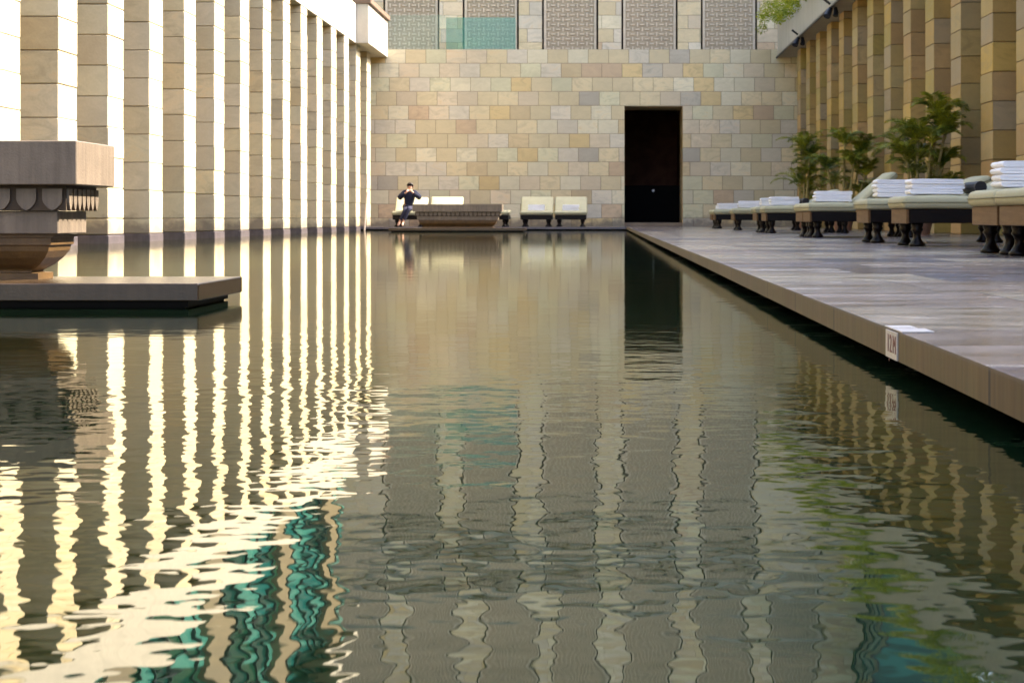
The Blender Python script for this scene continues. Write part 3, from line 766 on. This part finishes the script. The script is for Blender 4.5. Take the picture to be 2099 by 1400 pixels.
obj('eyes', bm, m_hair, pr, True)
# nose and ears belong to the face
bm = bmesh.new(); tube(bm, [(.06,-.145,1.235),(.06,-.172,1.205),(.06,-.150,1.198)], [.008,.014,.008], 6)
tube(bm, [(-.028,-.055,1.235),(-.034,-.05,1.205)], [.016,.012], 6); tube(bm, [(.148,-.055,1.235),(.154,-.05,1.205)], [.016,.012], 6)
obj('nose_and_ears', bm, m_skin, pr, True)
bm = bmesh.new(); bmesh.ops.create_uvsphere(bm, u_segments=18, v_segments=12, radius=.104)
for v in list(bm.verts):
    v.co += Vector((noise.noise(v.co*30), noise.noise(v.co*30+Vector((5,0,0))), noise.noise(v.co*30+Vector((0,7,0)))))*.006
bmesh.ops.bisect_plane(bm, geom=list(bm.verts)+list(bm.edges)+list(bm.faces), plane_co=(0,-.02,-.0), plane_no=(0,-.75,-.66), clear_outer=True)
h_ = obj('hair', bm, m_hair, pr, True); h_.location = (.06,-.052,1.242)
# sweater
sv = ['waist0','pelvis1','chest','neckb','ls','le','lc','rs','re','rc']
P = dict(waist0=(0,.03,.60), pelvis1=(0,.05,.76), chest=J['chest'], neckb=(.035,-.01,1.06), ls=J['ls'], le=J['le'], lc=(-.065,-.25,1.02), rs=J['rs'], re=J['re'], rc=(.165,-.25,1.03))
skin('sweater', [P[k] for k in sv], [(1,0),(1,2),(2,3),(2,4),(4,5),(5,6),(2,7),(7,8),(8,9)], [.14,.13,.148,.062,.100,.088,.046,.102,.092,.048], m_navy, pr, 1, 2)
tv = [(0,.02,.56),J['lh'],J['lk'],(-.21,-.35,.19),J['rh'],J['rk'],(-.09,-.405,.19)]
skin('trousers', tv, [(0,1),(1,2),(2,3),(0,4),(4,5),(5,6)], [.128,.098,.070,.047,.098,.070,.047], m_jeans, pr, 0, 2)

# ------------------------------------------------------------------ light
w = bpy.data.worlds.new('World'); scene.world = w; w.use_nodes = True
nt = w.node_tree; bg = nt.nodes['Background']; sky = nt.nodes.new('ShaderNodeTexSky'); sky.sky_type = 'NISHITA'
sd = Vector((1.0, .18, .95)).normalized()
sky.sun_disc = False; sky.sun_elevation = math.asin(sd.z); sky.sun_rotation = math.atan2(sd.x, sd.y)
sky.air_density = .7; sky.dust_density = 4.0; sky.ozone_density = .6
nt.links.new(sky.outputs[0], bg.inputs[0]); bg.inputs[1].default_value = .15
sun = bpy.data.lights.new('sun', 'SUN'); sun.energy = 2.75; sun.angle = R(.53); sun.color = (1, .90, .74)
so = bpy.data.objects.new('sun', sun); C.objects.link(so); so.rotation_euler = (-sd).to_track_quat('-Z', 'Y').to_euler()

# ------------------------------------------------------------------ camera
cam = bpy.data.cameras.new('camera'); co = bpy.data.objects.new('camera', cam); C.objects.link(co)
co.location = (0, 0, .375); co.rotation_euler = (R(90), 0, 0)
cam.sensor_width = 36; cam.lens = 3700/2099*36
cam.shift_x = -(1236-1049.5)/2099; cam.shift_y = -(700-447)/2099
cam.dof.use_dof = True; cam.dof.focus_distance = 6.0; cam.dof.aperture_fstop = 16
cam.clip_start = .05; cam.clip_end = 2000
scene.camera = co
scene.view_settings.view_transform = 'Standard'; scene.view_settings.look = 'None'
scene.view_settings.exposure = 2.8; scene.view_settings.gamma = 1
scene.cycles.max_bounces = 10; scene.cycles.diffuse_bounces = 6; scene.cycles.glossy_bounces = 5
scene.cycles.caustics_reflective = False; scene.cycles.caustics_refractive = False
scene.cycles.use_denoising = True
